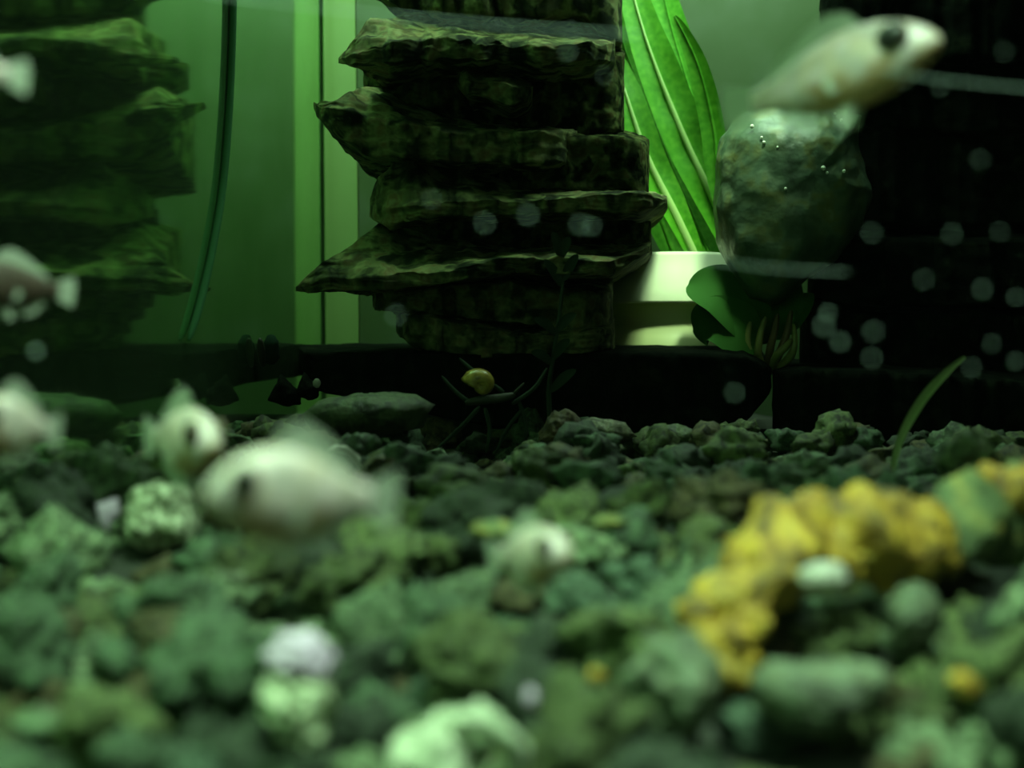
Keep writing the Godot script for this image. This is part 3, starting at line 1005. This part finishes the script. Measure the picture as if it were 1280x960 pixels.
# places kept free for the stones that are modelled one by one: [px, py, distance, radius in px]
var kept := [[375, 850, .084, 75], [565, 935, .078, 95], [190, 640, .138, 60], [900, 800, .098, 60], [960, 730, .10, 70], [1050, 700, .105, 80], [1150, 690, .11, 80], [1260, 640, .12, 80], [1030, 870, .085, 95], [840, 850, .086, 80], [1140, 775, .10, 45], [600, 520, .268, 80], [1030, 722, .092, 40], [1045, 780, .100, 62]]
func crowded(p: Vector3, r: float) -> bool:
	for k in kept:
		var c := at(k[0], k[1], k[2])
		if Vector2(p.x - c.x, p.z - c.z).length() < (k[3] as float) / F * (k[2] as float) * 0.8 + r * 0.5 and p.y > c.y - 0.006: return true
		var q := cam.transform.affine_inverse() * p
		var e := Vector2(640.0 + q.x / -q.z * F - k[0], 480.0 - q.y / -q.z * F - k[1]).length()
		if -q.z < k[2] and e < (k[3] as float) * 0.75 + r / -q.z * F * 0.8: return true
	if p.z < -0.284 and p.x > -0.052 and p.x < 0.30: return true       # under the base slabs
	return false

func rocky(called: String, pts: Array, d: float, thick: float, rough: float, m: Material, label: String, group := "", category := "stone") -> MeshInstance3D:
	var o := []
	for p in pts: o.append(Vector2(p[0], p[1]))
	var b := put(boulder(o, d, thick, rough, pts[0][0] * 0.37 + pts[0][1] * 0.11), called, m)
	tag(b, label, category, group)
	return b

func oval(cx: float, cy: float, rx: float, ry: float, turn := 0.0) -> Array:
	var o := []
	for k in 14:
		var w := TAU * k / 14
		var p := Vector2(cos(w) * rx, sin(w) * ry).rotated(turn)
		o.append([cx + p.x, cy + p.y])
	return o

func stones() -> void:
	# the ochre rock: a lumpy, arching piece
	var oc := base("ochre_rock", at(900, 850, .098))
	tag(oc, "lumpy arching rock stained bright ochre yellow, right foreground", "rock")
	var inv := oc.position
	var p1 := []
	for p in pxs([[925, 862, .096], [902, 800, .097], [925, 745, .099], [975, 696, .102], [1040, 672, .105], [1110, 668, .108], [1165, 672, .112]]): p1.append(p - inv)
	put(tube(p1, [0.0015, 0.0024, 0.0031, 0.0030, 0.0034, 0.0034, 0.0028], 22, 0.75, 9, 3.0), "arch", M.ochre, oc)
	var p2 := []
	for p in pxs([[1150, 685, .112], [1190, 665, .116], [1230, 650, .12], [1270, 632, .124], [1330, 625, .128]]): p2.append(p - inv)
	put(tube(p2, [0.0030, 0.0034, 0.0036, 0.0036, 0.003], 22, 0.75, 9, 8.0), "mossy_end", M.ochre_moss, oc)
	var p3 := []
	for p in pxs([[1222, 612, .119], [1262, 608, .120], [1310, 600, .121]]): p3.append(p - inv)
	put(tube(p3, [0.0014, 0.0022, 0.0024], 18, 0.7, 9, 18.0), "knob", M.ochre, oc)
	rocky("pebble", [[1000, 712], [1020, 702], [1052, 706], [1062, 722], [1050, 738], [1012, 738], [998, 726]], .094, 0.0012, 0.15, M.flake, "small white pebble caught on the ochre rock")
	rocky("pebble", oval(1140, 772, 34, 40), .100, 0.0022, 0.25, M.grey_stone, "pale rounded pebble at the right end of the dark hollow")
	rocky("pebble", [[938, 850], [965, 832], [1040, 828], [1098, 832], [1112, 850], [1090, 880], [1040, 905], [980, 908], [945, 885]], .086, 0.004, 0.2, M.grey_stone, "flat pale grey-green stone under the ochre rock")
	rocky("pebble", [[1186, 848], [1200, 836], [1222, 848], [1226, 866], [1206, 872], [1190, 862]], .084, 0.001, 0.15, M.ochre, "tiny bright yellow pebble, lower right corner")
	rocky("pebble", [[788, 850], [815, 800], [860, 788], [895, 815], [905, 860], [880, 905], [830, 920], [790, 900]], .086, 0.0045, 0.28, M.grey_stone, "big lumpy grey-green stone left of the ochre rock")
	rocky("pebble", oval(745, 845, 10, 9), .086, 0.0005, 0.2, M.ochre, "speck-sized orange pebble, bottom middle")
	# white shell chunk with a mottled foot
	var sc := base("shell_chunk", at(375, 920, .084))
	tag(sc, "lilac-white shell chunk over a mottled foot, standing upright", "shell")
	for part in [["cap", [[328, 815], [352, 798], [388, 786], [402, 800], [420, 822], [418, 850], [390, 846], [350, 842], [335, 832]], M.shell_white, 0.0020], ["foot", [[332, 850], [345, 832], [415, 836], [416, 880], [408, 925], [390, 935], [372, 930], [350, 925], [328, 890]], M.mottled, 0.0024]]:
		var o := []
		for p in part[1]: o.append(Vector2(p[0], p[1]))
		var b := put(boulder(o, .084, part[3], 0.28, 12.0), part[0], part[2], sc)
		b.position = -sc.position
	# chalky chunk with a hole, at the bottom edge: a crooked ring
	var ring := []
	var rr := []
	for k in 11:
		var w := TAU * k / 10.0 + 0.4
		ring.append(at(592 + cos(w) * 50 , 942 + sin(w) * 42, .078 + 0.001 * sin(w * 2.0)))
		rr.append((15.0 + 6.0 * sin(k * 2.1)) / F * .078)
	var ch := base("chalky_chunk")
	tag(ch, "bright chalky white chunk with a hole, bottom edge of the picture", "shell")
	put(tube(ring, rr, 18, 0.6, 6, 5.0), "ring", M.chalk, ch)
	put(boulder([Vector2(488, 965), Vector2(502, 930), Vector2(535, 905), Vector2(575, 905), Vector2(590, 960), Vector2(570, 1000), Vector2(500, 1000)], .079, 0.003, 0.35, 44.0), "lobe", M.chalk, ch)
	# mottled stone against the left glass and its crumbs
	rocky("mottled_stone", [[160, 640], [170, 612], [198, 600], [228, 606], [238, 630], [250, 650], [246, 676], [195, 690], [158, 676]], .138, 0.0048, 0.15, M.mottled, "white and green mottled stone below the head-on fry")
	rocky("stone_flake", [[120, 630], [146, 622], [150, 640], [134, 664], [124, 652]], .136, 0.0007, 0.1, M.shell_white, "pale three-cornered flake left of the mottled stone")
	rocky("stone_flake", oval(48, 688, 8, 11), .15, 0.0007, 0.2, M.shell_white, "small white crumb near the left edge")
	rocky("stone_flake", [[250, 716], [268, 700], [286, 710], [316, 716], [312, 732], [262, 734]], .115, 0.002, 0.3, M.grey_stone, "pale crumbly lump below the big fry")
	# stones at the foot of the stack
	rocky("pebble", [[376, 520], [400, 500], [450, 490], [520, 492], [545, 505], [530, 535], [470, 548], [400, 545]], .258, 0.010, 0.10, M.pale_stone, "broad pale green stone before the base slab's left end")
	rocky("pebble", oval(702, 545, 28, 34, 0.3), .262, 0.004, 0.18, M.brown_stone, "dark reddish brown stone at the foot of the stack")
	rocky("pebble", [[722, 545], [726, 526], [745, 522], [780, 528], [796, 545], [770, 556], [735, 556]], .262, 0.004, 0.15, M.pink_stone, "pinkish grey stone at the foot of the stack")
	rocky("pebble", [[806, 548], [815, 533], [845, 530], [878, 540], [884, 556], [840, 562], [812, 558]], .262, 0.004, 0.12, M.olive_stone, "smooth olive stone before the base slab")
	rocky("shell_flake", [[832, 573], [848, 571], [862, 577], [870, 590], [860, 594], [852, 586], [843, 580]], .215, 0.0008, 0.08, M.flake, "curved pale shell flake lying on the gravel", "", "shell")
	rocky("shell_flake", [[874, 588], [880, 578], [892, 574], [898, 578], [886, 584]], .215, 0.0007, 0.08, M.flake, "small green-lit shell flake beside the curved one", "", "shell")

	rocky("shell_flake", oval(690, 619, 11, 5, -0.2), .19, 0.0006, 0.15, M.pale_yellow, "tiny pale yellow shell bit before the brown stone", "", "shell")
	rocky("shell_flake", [[700, 614], [708, 605], [722, 604], [720, 614], [706, 618]], .19, 0.0006, 0.15, M.pale_yellow, "angular pale yellow shell bit beside a smaller one", "", "shell")
	rocky("shell_flake", [[984, 624], [996, 618], [1012, 620], [1004, 625], [990, 627]], .175, 0.0006, 0.1, M.flake, "thin white shell sliver above the ochre rock's left end", "", "shell")
	rocky("shell_flake", oval(396, 479, 5, 6), .292, 0.0005, 0.1, M.flake, "white crumb against the base slab's left end", "", "shell")
	rocky("pebble", oval(622, 664, 36, 13, 0.1), .118, 0.002, 0.15, M.ochre_moss, "flat brownish ochre pebble above and left of the round-looking fry")
	rocky("pebble", [[1168, 580], [1180, 552], [1205, 540], [1232, 548], [1246, 575], [1230, 600], [1185, 602]], .155, 0.004, 0.3, M.grey_moss, "crumbly pale mossy lump above the ochre rock")
	rocky("pebble", oval(663, 872, 8, 12), .083, 0.0006, 0.2, M.shell_white, "tiny white pebble above the chalky chunk's right side")
	rocky("pebble", oval(762, 652, 26, 8, -0.05), .125, 0.0012, 0.2, M.ochre_moss, "thin yellowish sliver of stone in the middle distance")
	var tw := put(tube(pxs([[958, 654, .165], [968, 634, .168], [978, 616, .17]]), [0.0004, 0.0004, 0.0002], 7, 0.2), "twig", M.petiole)
	tag(tw, "short thin twig leaning above the ochre rock's left end", "twig")
	var rim := put(tube(pxs([[408, 566, .20], [425, 560, .203], [446, 574, .205], [458, 598, .203]]), [0.0004, 0.0006, 0.0006, 0.0003], 8, 0.4), "broken_shell", M.flake)
	tag(rim, "curved pale broken shell rim behind the largest fry", "shell")

func creatures() -> void:
	fry0 = make_fry()
	var rows := [
		[[1176, 50, .104], [908, 142, .118], 0.86, 0.9, 0.0, "pale fry swimming up to the right before the black stack"],
		[[256, 618, .071], [494, 628, .077], 1.22, 1.0, 0.0, "largest blurred pale fry facing left above the gravel"],
		[[272, 557, .1075], [182, 548, .116], 1.3, 1.2, 0.0, "small pale fry seen nearly head-on above the mottled stone"],
		[[712, 693, .0905], [612, 698, .0975], 1.22, 1.25, 0.0, "round-looking pale fry over the gravel, bottom middle"],
		[[-40, 528, .086], [74, 540, .094], 1.25, 1.0, 0.0, "pale fry half cut off by the left edge"],
		[[-150, 70, .085], [34, 98, .092], 1.0, 1.0, 0.0, "fry of which only the tail shows at the top left edge"],
		[[-60, 352, .105], [92, 366, .115], 0.9, 1.0, 0.0, "fry with body colour darkened as shade, by the green glass at the left edge"],
	]
	for i in rows.size():
		var o := fry0
		if i > 0:
			o = fry0.duplicate()
			o.name = numbered("cichlid_fry")
			add_child(o)
		var a: Array = rows[i]
		if i == 6:
			for c in o.get_children():
				if c.name.begins_with("body"): c.material_override = M.fish_shaded
		put_fry(o, at(a[0][0], a[0][1], a[0][2]), at(a[1][0], a[1][1], a[1][2]), a[2], a[3], a[4], a[5])
	# yellow-brown snail in the hollow
	var sn := base("snail", at(602, 506, .266))
	tag(sn, "small snail with a yellow-brown shell in the dark hollow", "snail")
	var pts := []
	var rad := []
	for k in 22:
		var w := k * 0.62
		var r := 0.0030 * exp(-k * 0.115)
		pts.append(Vector3(-cos(w) * r * 0.62, sin(w) * r * 0.62 + 0.0042, 0.0014 - 0.0020 * exp(-k * 0.115) + 0.0012))
		rad.append(r * 0.95)
	put(tube(pts, rad, 14, 0.06, 3, 2.0), "shell", M.snail_shell, sn)
	put(tube([Vector3(-0.0035, 0.0004, 0), Vector3(0.0, 0.0010, 0), Vector3(0.004, 0.0014, 0), Vector3(0.0072, 0.0022, 0)], [0.0006, 0.0010, 0.0010, 0.0006], 10), "foot", M.snail_foot, sn)
	for s in [-1.0, 1.0]:
		put(tube([Vector3(0.0068, 0.0024, s * 0.0006), Vector3(0.0082, 0.0038, s * 0.0011), Vector3(0.0090, 0.0046, s * 0.0016)], [0.0003, 0.0002, 0.00012], 6), "tentacle", M.snail_foot, sn)
	# dark snail on the left glass
	var d := 0.306
	var ws := base("snail", Vector3(WALL_X + 0.0005, at(325, 438, d).y, -d))
	tag(ws, "small dark snail clinging to the green left glass", "snail")
	var b1 := put(tube([Vector3(0.0012, -0.0035, 0), Vector3(0.0016, -0.001, 0), Vector3(0.0016, 0.002, 0), Vector3(0.001, 0.0038, 0)], [0.0009, 0.0022, 0.0018, 0.0006], 12, 0.3), "shell", M.tube, ws)
	b1.position.x = 0.001
	put(tube([Vector3(0.0008, -0.004, 0.002), Vector3(0.0009, 0.0, 0.004), Vector3(0.0008, 0.003, 0.005)], [0.0006, 0.001, 0.0006], 10), "foot", M.snail_foot, ws)
	# air tube down the left glass
	var hose := []
	for p in [[292, -60], [291, 30], [287, 130], [279, 230], [266, 310], [250, 380], [236, 425]]:
		var dd: float = -(WALL_X + 0.0008) * F / (640.0 - p[0])
		hose.append(at(p[0], p[1], dd))
	tag(put(tube(hose, [0.0008, 0.0008, 0.0008, 0.0008, 0.0008, 0.0008, 0.0006], 10), "air_hose", M.hose), "thin dark air hose running down the green left glass", "hose")

func drifting() -> void:
	# specks adrift in the water, well in front of the focus
	var m := SphereMesh.new()
	m.radius = 1.0
	m.height = 2.0
	m.radial_segments = 12
	m.rings = 6
	var spots := [[1190, 293, 3], [1090, 292, 3], [1155, 350, 3], [1228, 362, 3.4], [1030, 408, 4.5], [1050, 428, 4], [1092, 415, 3.6], [1090, 448, 3.4], [1035, 392, 3.6], [1270, 372, 3], [1270, 452, 3], [606, 280, 4], [660, 270, 4], [725, 282, 4], [740, 284, 3.6], [710, 66, 3.6], [712, 40, 3.4], [756, 95, 2.4], [495, 395, 3.6], [45, 440, 5], [918, 492, 3.2], [1225, 200, 2.6], [1255, 65, 2.4], [1250, 290, 2.4], [540, 250, 3], [1215, 460, 3], [1240, 430, 2.6], [1130, 100, 2.6], [1175, 110, 2.6]]
	for st in [[[[250, -8, .10], [420, 12, .10], [600, 30, .10], [800, 44, .10]], 0.95, "faint blurred pale strand across the top of the stack"], [[[1080, 84, .098], [1180, 100, .098], [1300, 112, .098]], 0.8, "faint blurred pale strand at the upper right edge"], [[[850, 320, .10], [900, 328, .10], [980, 336, .10], [1060, 340, .10]], 0.6, "faint blurred pale strand before the pot and leaves"]]:
		var pts := pxs(st[0])
		var rad := []
		for k in pts.size(): rad.append(st[1] * 0.1 / F)
		tag(put(tube(pts, rad, 6, 0.3, 8), "pale_strand", M.mote), st[2], "strand", "pale strands")  # thin pale tubes drawn for the faint streaks
	for s in spots:
		var d := 0.078 + 0.012 * fposmod(s[0] * 0.37, 1.0)
		var o := put(m, "drifting_speck", M.mote)
		o.position = at(s[0], s[1], d)
		o.scale = Vector3.ONE * s[2] * 0.85 * d / F
		var near := beside(s[0], s[1], [[1085, 250, "mossy boulder"], [975, 430, "brown leaf stalks"], [1200, 450, "tip of the grass blade"], [1130, 60, "upward swimming fry"], [700, 320, "top of the dark sprig"], [833, 248, "pointed right end of the mid slab"], [424, 75, "upper sharp slate tip"], [372, 362, "widest slab's tip"], [600, 480, "yellow-brown snail"], [776, 30, "slate stack's upper right corner"], [30, 525, "fry at the left edge"]], 45.0, 110.0)
		tag(o, "%s blurred pale speck adrift %s" % ["larger" if s[2] > 3.3 else "smaller", near], "speck", "drifting specks in the water")
